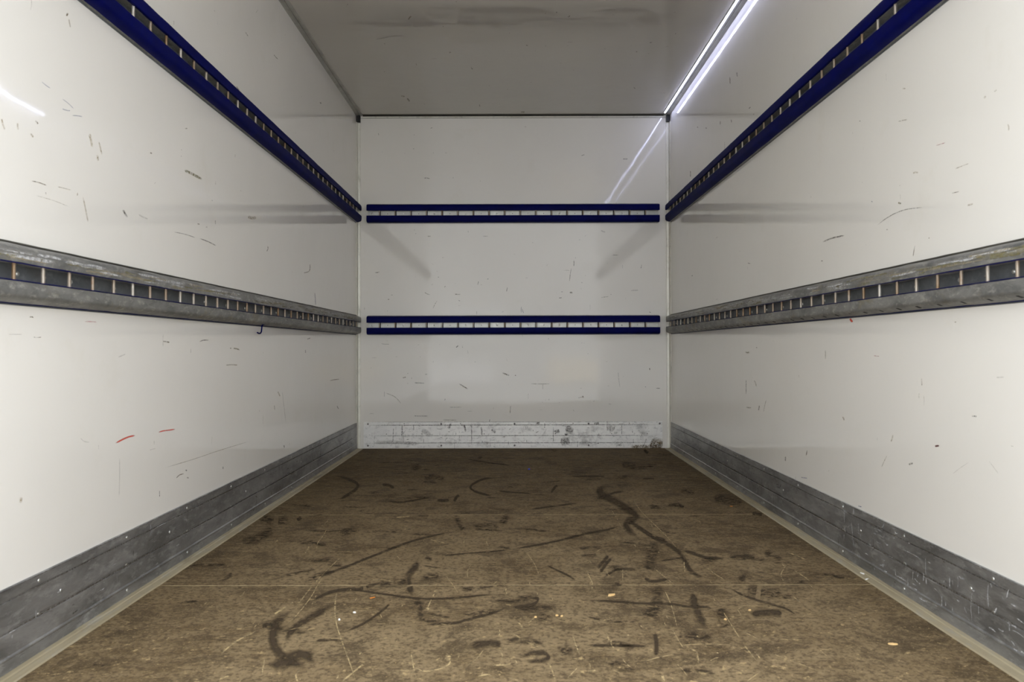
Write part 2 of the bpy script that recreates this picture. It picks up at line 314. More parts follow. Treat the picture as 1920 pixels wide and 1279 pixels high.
('F','fl',[1353,19209,1315,19176,1383,18502,1347,18468,1420,17952,1385,17917]),
('F','fl',[719,17539,681,17502,773,17042,736,17009,820,16490,784,16461]),
('F','fl',[2312,17740,2287,17699,2367,17434,2344,17390,2435,17236,2413,17188]),
('F','fl',[5364,25749,5319,25738,5239,25105,5194,25092,5126,24493,5082,24478]),
('F','fl',[8459,24708,8415,24621,8523,24111,8480,24030,8543,23542,8500,23467]),
('F','fl',[4169,17590,4167,17522,4303,17726,4296,17653,4423,17800,4412,17724]),
('F','fl',[1487,17094,1474,16950,1580,17094,1572,16950,1678,17141,1674,16998]),
('F','fl',[3056,16851,2964,16800,3040,16665,2949,16614,3026,16492,2936,16441]),
('F','fl',[2029,17102,2012,17034,2098,17034,2079,16966,2164,16957,2145,16890]),
('F','fl',[1025,16676,1045,16619,1158,16957,1177,16898,1295,17248,1314,17187]),
('F','fl',[-80,19362,-97,19284,257,18759,241,18682,578,18359,563,18282]),
('F','fl',[344,27213,318,27142,608,25585,581,25531,733,24140,707,24102]),
('F','fl',[-4822,32689,-4765,32338,-4332,32862,-4276,32509,-4084,33219,-4023,32866]),
('F','fl',[-4225,23831,-4205,23713,-3842,23790,-3827,23674,-3432,23545,-3422,23432]),
('F','fl',[-6093,16686,-6038,16577,-6013,16778,-5959,16668,-5933,16872,-5879,16761]),
('F','fl',[2171,23311,2140,23232,2207,23105,2173,23081,2155,22783,2126,22808]),
('F','fl',[3951,18301,3902,18197,4026,18057,3973,18003,3921,17414,3873,17396]),
('F','fl',[3445,17434,3413,17380,3500,17134,3468,17086,3533,16750,3502,16709]),
('F','fl',[4640,16487,4641,16432,4867,16752,4867,16696,5103,17035,5103,16978]),
('F','fl',[67,20156,26,20037,135,19946,90,19848,199,19614,151,19532]),
('F','fl',[-1037,17356,-1016,17297,-862,17761,-838,17706,-723,18297,-697,18245]),
('F','fl',[-364,18294,-400,18245,-274,17836,-314,17836,-345,17209,-382,17240]),
('F','fl',[-813,16805,-800,16691,-583,16899,-584,16782,-419,16705,-438,16602]),
('B','br',[-3982,10456,-3986,10393,-3770,10440,-3772,10377,-3573,10439,-3573,10376]),
('B','br',[-9379,11922,-9374,11859,-9200,11937,-9190,11875,-9070,11975,-9052,11915]),
('B','br',[-6009,10576,-6033,10535,-5814,10458,-5833,10415,-5620,10403,-5633,10358]),
('B','br',[-5104,11608,-5104,11553,-5079,11607,-5066,11554,-5053,11621,-5028,11571]),
('B','dk',[-6633,14557,-6633,14510,-6609,14557,-6609,14510,-6578,14557,-6578,14509]),
('B','br',[-1792,11470,-1782,11408,-1747,11477,-1732,11416,-1702,11492,-1682,11432]),
('B','br',[-391,10894,-437,10903,-423,10736,-469,10745,-455,10578,-501,10587]),
('B','br',[-2341,11293,-2387,11303,-2365,11174,-2411,11185,-2397,11055,-2442,11067]),
('B','bl',[554,9592,507,9595,537,9356,490,9356,553,9161,506,9157]),
('B','bl',[591,9443,547,9427,646,9285,602,9269,709,9128,665,9110]),
('B','dk',[-10065,9537,-10112,9537,-10065,9458,-10112,9458,-10065,9395,-10112,9395]),
('B','tn',[-5819,14397,-5819,14302,-5701,14397,-5701,14302,-5582,14396,-5582,14302]),
('B','tn',[-5134,9987,-5173,10013,-5291,9753,-5332,9775,-5448,9399,-5491,9418]),
('B','br',[-8549,9320,-8549,9273,-8533,9320,-8533,9273,-8509,9320,-8510,9273]),
('B','br',[-8506,10110,-8512,10063,-8454,10102,-8454,10055,-8393,10110,-8388,10063]),
('B','tn',[-4705,10885,-4651,10852,-4657,10965,-4605,10930,-4624,11007,-4574,10967]),
('B','br',[-3716,10054,-3747,10019,-3656,10001,-3682,9962,-3604,9979,-3623,9936]),
('B','br',[4115,12707,4060,12705,4123,12509,4067,12509,4114,12286,4059,12288]),
('B','br',[3951,12188,3905,12198,3871,11795,3825,11801,3815,11243,3768,11247]),
('B','br',[3798,10581,3797,10455,3900,10581,3900,10455,4003,10581,4002,10454]),
('B','br',[3078,10188,3078,10125,3170,10188,3175,10125,3262,10203,3273,10141]),
('B','dk',[6695,13072,6694,13025,6892,13071,6892,13024,7105,13071,7105,13024]),
('B','dk',[8697,12400,8651,12408,8673,12257,8627,12266,8641,12129,8595,12141]),
('B','gy',[7930,10691,7937,10596,8145,10706,8149,10611,8462,10713,8464,10619]),
('B','gy',[5949,14769,5903,14668,6088,14706,6047,14604,6244,14651,6207,14547]),
('B','br',[3210,10590,3216,10543,3275,10598,3278,10551,3348,10598,3347,10551]),
('B','br',[1271,13930,1271,13883,1303,13930,1303,13883,1334,13930,1334,13883]),
('B','br',[4597,11219,4596,11172,4636,11219,4636,11172,4676,11219,4675,11172]),
('B','tn',[5893,10197,5899,10151,6169,10236,6175,10190,6446,10267,6451,10220]),
('B','br',[9176,9226,9159,9165,9235,9209,9211,9150,9300,9176,9272,9120]),
('B','dk',[-3917,6827,-3860,6777,-3840,6915,-3784,6863,-3763,6992,-3709,6938]),
('B','br',[-8952,7108,-8958,7062,-8681,7075,-8684,7028,-8410,7074,-8410,7028]),
('B','dk',[-6723,4461,-6724,4407,-6341,4449,-6343,4395,-5982,4438,-5984,4383]),
('B','dk',[-6780,2230,-6781,2176,-6290,2218,-6291,2164,-5746,2217,-5746,2163]),
('B','br',[-7520,4804,-7495,4720,-7411,4836,-7386,4753,-7302,4869,-7277,4785]),
('B','br',[-3672,4420,-3720,4348,-3379,4224,-3425,4150,-3054,4040,-3097,3964]),
('B','br',[-755,5157,-797,5057,-495,5049,-535,4947,-257,4961,-294,4859]),
('B','br',[84,4959,84,4882,117,4958,117,4882,160,4958,160,4882]),
('B','tn',[1118,4379,1117,4325,1770,4367,1770,4313,2478,4377,2478,4322]),
('B','tn',[1990,4340,1943,4340,1989,4122,1942,4122,1989,3959,1942,3959]),
('B','br',[4353,3411,4365,3365,4484,3443,4495,3398,4647,3486,4659,3441]),
('B','br',[4718,3547,4610,3532,4729,3471,4621,3456,4739,3395,4632,3380]),
('B','br',[9220,5419,9134,5407,9231,5343,9145,5331,9242,5255,9155,5245]),
('B','dk',[8868,4157,8868,4102,8900,4157,8900,4102,8933,4157,8933,4102]),
('B','dk',[9608,4057,9607,4003,9738,4057,9738,4003,9901,4057,9901,4002]),
('B','gy',[7081,5202,7026,5197,7133,4604,7079,4598,7207,4061,7153,4053]),
('B','tn',[-8715,3872,-8762,3872,-8716,3654,-8762,3654,-8716,3491,-8763,3491]),
('B','tn',[-176,2872,-252,2878,-199,2601,-275,2606,-210,2330,-286,2333]),
('B','gy',[6398,3015,6388,2969,6507,2993,6497,2947,6615,2971,6606,2925]),
('B','br',[1909,3134,1909,3087,1942,3134,1942,3087,1974,3133,1974,3087]),
('B','gy',[-4326,2829,-4333,2764,-4112,2807,-4112,2742,-3460,2827,-3458,2762]),
('B','br',[-4765,1951,-4768,1904,-4548,1939,-4549,1892,-3786,1927,-3787,1880]),
('B','dk',[-1686,1799,-1642,1782,-1653,1886,-1610,1869,-1621,1973,-1577,1956]),
('B','gy',[-3133,2535,-3133,2488,-2969,2534,-2969,2487,-2784,2534,-2784,2487]),
('B','tn',[-8675,3785,-8694,3741,-8018,3509,-8044,3470,-7579,3037,-7613,3005]),
('B','br',[7435,19616,7428,19525,7576,19605,7576,19514,7754,19615,7759,19525]),
('B','br',[-6048,18335,-6048,18262,-5864,18334,-5870,18262,-5644,18297,-5656,18226]),
('B','br',[4605,19822,4623,19767,4714,19858,4732,19803,4822,19894,4840,19839]),
('L','br',[19243,14738,19155,14718,19217,14686,19135,14675,19169,14625,19092,14622]),
('L','tn',[19280,14624,19211,14591,19304,14532,19235,14498,19351,14437,19283,14401]),
('L','bl',[18969,12389,18953,12358,19171,12411,19160,12381,19329,12451,19326,12422]),
('L','bl',[18968,12620,18951,12601,19244,12590,19224,12572,19503,12527,19481,12508]),
('L','bl',[18140,12748,18121,12728,18317,12722,18298,12701,18507,12711,18489,12690]),
('L','bl',[19400,12356,19397,12329,19615,12411,19609,12384,19885,12463,19876,12434]),
('L','br',[17923,11818,17881,11781,17987,11798,17938,11764,18030,11761,17976,11730]),
('L','tn',[20272,12151,20146,12107,20324,12005,20198,11960,20403,11823,20276,11779]),
('L','tn',[20692,12057,20614,12028,20773,11900,20695,11871,20855,11741,20776,11713]),
('L','tn',[20627,11701,20523,11665,20654,11638,20550,11605,20682,11549,20577,11517]),
('L','tn',[17302,11585,17228,11565,17303,11518,17228,11495,17322,11433,17248,11408]),
('L','tn',[16758,11526,16689,11498,16793,11427,16725,11397,16864,11314,16797,11282]),
('L','tn',[17757,11492,17694,11447,17818,11459,17751,11417,17860,11421,17789,11382]),
('L','br',[17745,10445,17737,10418,18037,10470,18025,10442,18370,10466,18354,10437]),
('L','dk',[21987,10542,21883,10496,22108,10462,22004,10415,22261,10371,22157,10323]),
('L','gy',[22865,10563,22818,10516,23160,10536,23118,10488,23497,10530,23459,10481]),
('L','dk',[25221,10397,25210,10371,26085,10453,26069,10425,27010,10459,26989,10431]),
('L','dk',[27340,10492,27303,10450,28209,10480,28164,10437,28873,10434,28819,10390]),
('L','ol',[26080,12548,25973,12431,26738,12570,26616,12450,27665,12570,27528,12446]),
('L','br',[23573,12470,23573,12424,23655,12489,23630,12438,23736,12492,23689,12438]),
('L','ol',[26106,13876,26106,13824,26191,13899,26191,13847,26277,13922,26277,13870]),
('L','br',[27135,10950,27135,10905,27241,10966,27213,10918,27346,10962,27294,10914]),
('L','br',[27891,10957,27891,10911,27939,10964,27939,10918,28037,10979,28037,10932]),
('L','br',[28804,11317,28727,11305,28804,11241,28727,11229,28805,11165,28727,11153]),
('L','tn',[32347,12096,32188,11931,32823,12114,32769,11955,33384,12228,33438,12083]),
('L','br',[42318,11197,42097,11178,42186,10780,42007,10796,40845,10535,40779,10580]),
('L','tn',[19927,10507,19855,10486,20054,10214,19980,10194,20182,9890,20107,9871]),
('L','br',[35019,11193,34867,11174,35018,11051,34868,11041,34862,10913,34722,10913]),
('L','tn',[17895,10153,17888,10137,18624,10168,18616,10151,19299,10139,19288,10121]),
('L','tn',[18776,10522,18766,10496,19067,10543,19056,10516,19414,10560,19402,10533]),
('L','rd',[21500,4266,21549,4216,21941,4331,21989,4279,22314,4364,22348,4310,22698,4361,22721,4306]),
('L','rd',[24128,4288,24156,4246,24500,4299,24520,4256,24960,4278,24974,4234,25392,4266,25410,4222]),
('L','dk',[27315,7004,27355,6968,27656,7063,27673,7024,28199,7069,28199,7029]),
('L','dk',[41579,7267,41638,7216,41953,7299,42026,7248,42277,7339,42366,7289]),
('L','dk',[41405,6695,41193,6696,41406,6614,41193,6615,41406,6532,41193,6533]),
('L','gy',[21673,6543,21702,6510,21879,6584,21909,6550,22090,6626,22120,6592]),
('L','ol',[30635,6802,30606,6742,30997,6782,30952,6723,31429,6732,31369,6673]),
('L','ol',[30274,6797,30274,6747,30331,6797,30331,6747,30446,6797,30446,6747]),
('L','tn',[29798,6179,29809,6120,30506,6181,30506,6121,31163,6153,31150,6092]),
('L','tn',[24507,3166,24524,3139,26703,3124,26725,3095,29312,3115,29338,3082,32631,3066,32662,3029]),
('L','br',[25416,2717,25479,2681,25668,2781,25715,2742,26051,2774,26081,2734]),
('L','dk',[26171,2866,26172,2815,26256,2853,26215,2810,26336,2820,26264,2788]),
('L','br',[26279,2609,26280,2558,26366,2596,26366,2544,26452,2582,26453,2530]),
('L','dk',[29635,2458,29493,2479,29635,2419,29494,2440,29635,2361,29494,2382]),
('L','dk',[37514,2304,37292,2318,37550,2248,37325,2268,37569,2171,37342,2194]),
('L','gy',[21811,3836,21767,3842,21813,3378,21769,3386,21787,2755,21742,2764]),
('L','gy',[37177,4835,37066,4837,37455,4148,37343,4152,37809,3280,37695,3287]),
('L','tn',[36580,4844,36349,4829,36748,4715,36515,4701,36917,4584,36682,4571]),
('L','tn',[35975,4262,35816,4266,36024,4154,35864,4160,36057,4033,35896,4041]),
('L','br',[46728,4939,46787,4877,47993,4953,48038,4889,49479,4930,49510,4864]),
('L','pk',[19981,7437,19982,7411,20234,7446,20232,7419,20599,7444,20595,7417]),
('L','tn',[17499,3560,17387,3592,17481,3494,17369,3527,17462,3440,17351,3474]),
('L','br',[48884,3327,48603,3326,49025,3225,48758,3215,49316,3110,49065,3093]),
('L','gy',[19815,4593,19783,4577,20007,4483,19987,4461,20252,4443,20247,4417]),
('L','br',[18007,7843,18003,7820,18420,7844,18417,7820,18853,7857,18851,7832]),
('L','gy',[16962,7064,16962,7048,17199,7069,17199,7052,17461,7073,17461,7056]),
('L','br',[17851,7022,17848,7004,18010,7012,18010,6994,18171,7026,18175,7009]),
('L','br',[17703,7455,17715,7427,17791,7471,17785,7441,17878,7449,17856,7422]),
('L','dk',[24288,2518,24230,2529,24289,2423,24230,2433,24289,2327,24231,2338]),
('L','gy',[23927,4054,23856,4062,23928,3991,23857,4000,23928,3929,23857,3937]),
('L','br',[30996,16808,30891,16747,31178,16784,31071,16723,31361,16761,31254,16699]),
('L','br',[32027,19295,31951,19250,32221,19264,32144,19219,32350,19251,32274,19205]),
('L','dk',[44370,20277,44233,20170,44658,20328,44439,20210,44812,20306,44533,20189]),
('L','br',[35833,19792,35733,19732,36154,19790,36057,19730,36482,19813,36388,19752]),
('L','bl',[43307,9766,43156,9753,43425,9432,43273,9420,43543,9039,43390,9028]),
('L','br',[24469,7002,24453,6954,24733,6989,24716,6940,24965,6974,24946,6926]),
('R','dk',[23801,10316,23763,10288,23184,10437,23151,10409,22565,10496,22542,10468,21996,10494,21984,10467,21381,10431,21375,10405,21022,10382,21019,10357]),
('R','br',[19680,10491,19670,10466,19537,10483,19527,10458,19351,10472,19341,10448]),
('R','pk',[20408,11833,20395,11807,20154,11810,20141,11783,19944,11796,19929,11770]),
('R','br',[24887,13716,24888,13680,24841,13703,24842,13668,24792,13690,24792,13654]),
('R','bl',[24062,11101,24118,11086,24026,11079,24082,11064,23991,11056,24046,11042]),
('R','tn',[22405,13008,22383,12959,22158,12968,22139,12920,21858,12912,21842,12865]),
('R','tn',[22137,13839,22137,13795,22046,13810,22047,13766,21927,13771,21928,13728]),
('R','tn',[19557,11054,19540,11026,19208,11052,19192,11025,18916,11049,18901,11022]),
('R','tn',[18331,12373,18253,12334,18306,12406,18236,12360,18258,12420,18201,12368]),
('R','tn',[17942,12414,17909,12374,17884,12418,17848,12379,17847,12429,17806,12391]),
('R','tn',[17406,11545,17461,11551,17369,11440,17425,11453,17389,11383,17444,11405]),
('R','tn',[21600,11407,21558,11345,21441,11402,21430,11344,21284,11354,21306,11303]),
('R','ol',[22405,10771,22445,10722,22313,10740,22352,10691,22221,10708,22261,10660]),
('R','dk',[28003,10405,27940,10339,27153,10429,27103,10365,26565,10405,26534,10343,26051,10375,26024,10314]),
('R','br',[23139,10124,23139,10085,23087,10117,23099,10079,23030,10102,23051,10067]),
('R','br',[20799,9562,20799,9529,20772,9558,20773,9526,20735,9553,20736,9521]),
('R','br',[28016,9767,28042,9723,27970,9759,27991,9714,27875,9743,27894,9698]),
('R','br',[21469,9443,21511,9452,21528,9309,21570,9318,21588,9146,21630,9154]),
('R','rd',[25583,7682,25746,7655,25511,7618,25659,7579,25401,7569,25529,7520]),
('R','dk',[37071,5320,37215,5315,37077,4955,37222,4948,37083,4615,37227,4607]),
('R','tn',[35834,5331,35991,5302,35598,5198,35759,5173,35443,5040,35607,5018]),
('R','dk',[35056,4267,35252,4260,35103,4147,35299,4142,35174,4026,35370,4022]),
('R','tn',[34143,4576,34234,4578,34364,4293,34456,4293,34536,4016,34629,4014]),
('R','tn',[37144,4070,37185,3995,36732,4081,36758,4007,36329,4105,36340,4033]),
('R','ol',[37196,6608,37304,6540,36937,6572,36971,6500,36638,6588,36603,6517]),
('R','dk',[31729,2507,31904,2484,31731,2424,31905,2401,31732,2320,31907,2296]),
('R','br',[29399,3043,29503,3039,29475,2918,29579,2913,29535,2814,29640,2808]),
('R','dk',[18893,5169,18901,5129,18806,5172,18814,5132,18677,5175,18684,5135]),
('R','dr',[20563,4271,20546,4220,20457,4293,20445,4241,20352,4309,20345,4257]),
('R','dk',[21938,3621,21897,3566,21852,3647,21807,3594,21707,3696,21660,3643]),
('R','tn',[22766,4302,22860,4302,22816,4192,22910,4192,22882,4079,22975,4081]),
('R','tn',[23146,3676,23199,3681,23337,3477,23392,3481,23511,3269,23568,3271]),
('R','tn',[21162,5948,21240,5942,21147,5851,21224,5845,21138,5740,21215,5735]),
('R','tn',[27645,6672,27758,6671,27638,6509,27751,6508,27650,6345,27763,6344]),
('R','bl',[30120,1972,30142,1929,29836,1997,29852,1956,29439,2044,29451,2004]),
('R','bl',[25145,1871,25161,1829,25024,1885,25050,1843,24868,1891,24900,1848]),
('R','pk',[24008,6517,24015,6492,23832,6509,23839,6484,23624,6500,23631,6475]),
('R','gy',[18222,4208,18243,4196,18022,4082,18043,4070,17846,3961,17867,3949]),
('R','dk',[38334,19803,38535,19867,38301,19667,38500,19727,38231,19544,38427,19599]),
('R','br',[39585,19995,39759,20050,39539,19796,39714,19852,39542,19613,39717,19670]),
('R','dk',[36579,17553,36463,17485,36455,17552,36340,17484,36291,17551,36177,17483]),
('R','br',[41425,18340,41595,18391,41448,18264,41618,18315,41482,18164,41652,18214]),
('R','br',[48362,17324,48682,17394,48366,17133,48685,17203,48398,16948,48718,17018]),
('R','dk',[44762,18930,44763,18859,44531,18865,44625,18824,44314,18773,44477,18758]),
('R','br',[39372,17848,39560,17891,39315,17753,39504,17798,39278,17664,39468,17710]),
('R','br',[46698,19513,46832,19489,46564,19461,46697,19437,46431,19409,46563,19385]),
('R','gy',[17929,6093,17926,6058,17792,6102,17788,6068,17638,6115,17634,6080]),
('R','gy',[19775,3660,19755,3649,19418,3867,19401,3857,19007,4077,18991,4066]),
('R','dk',[35519,6793,35630,6760,35442,6769,35552,6737,35365,6746,35475,6713]),
('R','tn',[26231,4551,26351,4523,26105,4422,26227,4398,26306,4455,26192,4488]),
('R','dk',[48434,11054,48211,10985,48289,11073,48068,11004,48145,11091,47925,11022]),
('R','br',[36776,10618,36829,10577,36538,10569,36571,10525,36390,10554,36391,10506]),
('C','dk',[1995,38040,2002,38173,2030,38040,2038,38174,2071,38040,2078,38174]),
('C','dk',[7041,41854,7083,42027,7091,41825,7133,41998,7166,41782,7209,41954]),
('C','dk',[6526,43144,6550,43300,6566,43145,6590,43300,6611,43145,6635,43301]),
('C','br',[-3441,43220,-3422,43402,-3378,43142,-3359,43324,-3315,43065,-3296,43246]),
('C','dk',[-2356,45725,-2364,45882,-2314,45725,-2322,45883,-2266,45725,-2273,45883]),
('C','br',[-6995,50555,-7040,50876,-6889,50557,-6946,50875,-6765,50668,-6831,50981]),
('C','br',[-6656,51035,-6758,51266,-6596,51375,-6701,51587,-6569,51723,-6677,51908]),
('C','br',[-2149,52510,-2219,52554,-2144,52746,-2214,52780,-2147,52985,-2217,53008]),
('C','br',[493,54033,496,54401,635,54035,640,54402,777,54036,783,54403]),
('C','gy',[-7066,41324,-7084,41501,-6570,41115,-6585,41289,-6072,40885,-6092,41060,-5447,40861,-5469,41036]),
('C','br',[2577,38605,2601,38723,2644,38549,2678,38656,2682,38434,2724,38522]),
('C','br',[-5085,38872,-5040,38991,-4942,38557,-4899,38679,-4873,38428,-4835,38560]),
('C','dk',[7307,49089,7306,49233,7396,49206,7377,49320,7467,49430,7432,49502]),
('C','br',[670,42127,647,42260,727,42202,704,42335,784,42277,761,42410]),
('C','gy',[2798,41781,2806,41898,2936,41782,2944,41899,3101,41783,3110,41900]),
]

# ------------------------------------------------------------------ mesh helpers
def obj(name, bm, mats, parent=None, smooth=None):
    bm.normal_update()
    me = bpy.data.meshes.new(name); bm.to_mesh(me); bm.free()
    for m in (mats if isinstance(mats, (list, tuple)) else [mats]): me.materials.append(m)
    if smooth is not None:
        me.polygons.foreach_set('use_smooth', [True] * len(me.polygons))
        me.set_sharp_from_angle(angle=math.radians(smooth))
    o = bpy.data.objects.new(name, me); COL.objects.link(o)
    if parent: o.parent = parent
    return o
def struct(name, bm, mats, parent=None):
    o = obj(name, bm, mats, parent)
    if parent is None: o['kind'] = 'structure'
    return o
def tag(o, label, cat, group=None):
    o['label'] = label; o['category'] = cat
    if group: o['group'] = group
    return o
def box(bm, x0, x1, y0, y1, z0, z1, bev=0.0, mi=0):
    r = bmesh.ops.create_cube(bm, size=1.0, matrix=Matrix.Translation(((x0+x1)/2, (y0+y1)/2, (z0+z1)/2)) @ Matrix.Diagonal((x1-x0, y1-y0, z1-z0, 1)))
    vs = r['verts']
    if bev:
        es = list({e for v in vs for e in v.link_edges})
        bmesh.ops.bevel(bm, geom=es, offset=bev, segments=1, affect='EDGES')
    for f in bm.faces:
        if mi and f.tag is False: pass
    return vs
def frame(side, zc=0.0):
    """u = off the wall, v = up, t = along the run"""
    if side == 'L': return lambda u, v, t: (-HW + u, t, zc + v)
    if side == 'R': return lambda u, v, t: (HW - u, t, zc + v)
    return lambda u, v, t: (t, D - u, zc + v)
def sweep(bm, prof, f, ts, wob=0.0, rnd=None):
    rings = []
    for t in ts:
        du = rnd.uniform(-wob, wob) if wob else 0; dv = rnd.uniform(-wob, wob) if wob else 0
        rings.append([bm.verts.new(f(u + (du if u > .01 else 0), v + dv, t)) for u, v in prof])
    n = len(prof)
    for a, b in zip(rings, rings[1:]):
        for i in range(n): bm.faces.new((a[i], a[(i+1) % n], b[(i+1) % n], b[i]))
    bm.faces.new(rings[0]); bm.faces.new(rings[-1][::-1])
    bmesh.ops.recalc_face_normals(bm, faces=bm.faces[:])
def lin(a, b, step):
    n = max(1, int(round((b - a) / step))); return [a + (b - a) * i / n for i in range(n + 1)]

# catmull-rom through the stored left/right edge points of a mark
def mark_strip(v):
    pts = [(v[i]*1e-4, v[i+1]*1e-4, v[i+2]*1e-4, v[i+3]*1e-4) for i in range(0, len(v), 4)]
    out = []
    for i in range(len(pts) - 1):
        p0 = pts[max(i-1, 0)]; p1 = pts[i]; p2 = pts[i+1]; p3 = pts[min(i+2, len(pts)-1)]
        for k in range(4):
            t = k / 4
            out.append(tuple(.5*((2*b) + (c-a)*t + (2*a-5*b+4*c-d)*t*t + (-a+3*b-3*c+d)*t**3) for a, b, c, d in zip(p0, p1, p2, p3)))
    out.append(pts[-1]); return out
def add_marks(bm, marks, mapf, base, keep=None):
    uvl = bm.loops.layers.uv.verify()
    for n, (t, v) in enumerate(marks):
        st = mark_strip(v); k = len(st) - 1; off = .00025 + (n % 9) * .00003
        for i in range(k):
            a, b = st[i], st[i+1]
            if keep and not keep((a[1] + b[1]) / 2): continue
            q = [mapf(a[0], a[1], off), mapf(b[0], b[1], off), mapf(b[2], b[3], off), mapf(a[2], a[3], off)]
            f = bm.faces.new([bm.verts.new(x) for x in q])
            f.material_index = base + MKEYS.index(t)
            for l, uv in zip(f.loops, ((0, i/k), (0, (i+1)/k), (1, (i+1)/k), (1, i/k))): l[uvl].uv = uv
def small_marks(n, xr, yr, rnd, kinds=('br', 'tn', 'tn', 'gy', 'gy', 'tn'), size=(.003, .016)):
    out = []
    for _ in range(n):
        x, y = rnd.uniform(*xr), rnd.uniform(*yr); L = rnd.uniform(*size) * (3 if rnd.random() < .15 else 1); w = rnd.uniform(.0008, .0026)
        a = rnd.choice((0, math.pi/2, rnd.uniform(0, 3.14))); cx, cy = math.cos(a), math.sin(a); c = rnd.uniform(-.3, .3)
        v = []
        for s in (-.5, 0, .5):
            px, py = x + cx*L*s - cy*c*L*s*s, y + cy*L*s + cx*c*L*s*s
            v += [int(1e4*q) for q in (px + cy*w, py - cx*w, px - cy*w, py + cx*w)]
        out.append((rnd.choice(kinds), v))
    return out
ALLM = [MARKM[k] for k in MKEYS]

# ------------------------------------------------------------------ setting: ground outside, box shell
bm = bmesh.new(); box(bm, -40, 40, -40, 40, -1.15, -1.0); gnd = struct('ground', bm, M_GROUND)

bm = bmesh.new(); box(bm, -16, 16, -9, -7, -1.0, 3.7); fac = struct('sky_block_wall', bm, M_SKYBLOCK)   # added unseen wall behind the viewer; blocks sky, bounces light, mirrors in the panels
for x0, x1, z0, z1, mm in ((-2.2, -.45, -.12, .38, M_PALE), (.8, 2.4, -.05, .42, M_PALEW), (-1.5, -.1, 1.35, 1.62, M_PALE)):  # added unseen panels that make the bright patches mirrored in the front wall
    bm = bmesh.new(); box(bm, x0, x1, -7, -6.9, z0, z1, .01); obj('reflection_panel', bm, mm, fac)
rnd = random.Random(3)
TH = .04
def wall(name, mapf, corners, marks, mat, extra):
    bm = bmesh.new()
    box(bm, *corners)
    add_marks(bm, marks + extra, mapf, 1)
    return struct(name, bm, [mat] + ALLM)
mk = lambda s: [(t, v) for a, t, v in MARKS if a == s]
wall('wall_left', lambda y, z, o: (-HW + o, y, z), (-HW - TH, -HW, Y0, D + TH, -.05, H + TH), mk('L'), M_WALL, small_marks(70, (1.7, 5.4), (.2, 2.2), rnd))
wall('wall_right', lambda y, z, o: (HW - o, y, z), (HW, HW + TH, Y0, D + TH, -.05, H + TH), mk('R'), M_WALL, small_marks(70, (1.7, 5.4), (.2, 2.2), rnd))
wall('wall_back', lambda x, z, o: (x, D - o, z), (-HW, HW, D, D + TH, -.05, H + TH), mk('B'), M_WALL, small_marks(60, (-1, 1), (.19, 2.2), rnd) + small_marks(50, (-1, 1), (.19, 1.3), rnd, ('br', 'gy', 'tn')))
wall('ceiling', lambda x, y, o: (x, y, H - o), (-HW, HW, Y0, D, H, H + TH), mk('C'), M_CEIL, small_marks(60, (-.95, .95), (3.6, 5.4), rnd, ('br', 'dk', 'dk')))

# floor: a base, and plywood sheets laid across it with sand-filled joints
bm = bmesh.new(); box(bm, -HW, HW, Y0, D, -.06, -.0012); floor = struct('floor', bm, M_JOINT)
fr = random.Random(41)
FLOORM = mk('F') + small_marks(110, (-.85, .9), (1.65, 3.3), fr, ('fl',), (.01, .06)) + small_marks(120, (-.7, .8), (1.65, 2.3), fr, ('fl',), (.006, .03))
for _ in range(120):                                    # short soft rubber patches
    x, y = fr.uniform(-.98, .98), fr.uniform(1.7, 5.4); a = fr.uniform(-.5, .5) if fr.random() < .7 else fr.uniform(0, 3.1); L = fr.uniform(.03, .14); w_ = fr.uniform(.008, .028)
    cx, cy = math.cos(a), math.sin(a); c_ = fr.uniform(-2, 2); v = []
    for s_ in (-.5, -.17, .17, .5):
        px, py = x + cx*L*s_ - cy*c_*L*s_*s_*.4, y + cy*L*s_ + cx*c_*L*s_*s_*.4
        v += [int(1e4*q) for q in (px + cy*w_, py - cx*w_, px - cy*w_, py + cx*w_)]
    FLOORM.insert(0, ('fs', v))
EDGES = [Y0, 1.323, 2.3216, 3.3032, 4.2951, D]
for i, (a, b) in enumerate(zip(EDGES, EDGES[1:])):
    g0 = .0035 if i else 0; g1 = .0035 if i < 4 else 0
    if i == 2: g1 = .0045
    if i == 3: g0 = .0045; g1 = .0015
    if i == 4: g0 = .001
    bm = bmesh.new()
    ya, yb = a + g0, b - g1
    nx = 90                                                  # slightly ragged joint edges
    top0 = []; rr = random.Random(20 + i)
    for k in range(nx + 1):
        x = -HW + 2*HW*k/nx
        ja = rr.uniform(-.0012, .0012) if i else 0; jb = rr.uniform(-.0012, .0012) if i < 4 else 0
        top0.append((x, ya + ja, yb + jb))
    vt = [(bm.verts.new((x, p, 0)), bm.verts.new((x, q, 0)), bm.verts.new((x, p, -.0012)), bm.verts.new((x, q, -.0012))) for x, p, q in top0]
    for u, v in zip(vt, vt[1:]):
        bm.faces.new((u[0], v[0], v[1], u[1])); bm.faces.new((u[2], v[2], v[0], u[0])); bm.faces.new((u[1], v[1], v[3], u[3]))
    add_marks(bm, FLOORM, lambda x, y, o: (x, y, o), 1, keep=lambda y, a=ya, b=yb: a < y < b)
    obj('floor_panel', bm, [M_FLOOR] + ALLM, floor)

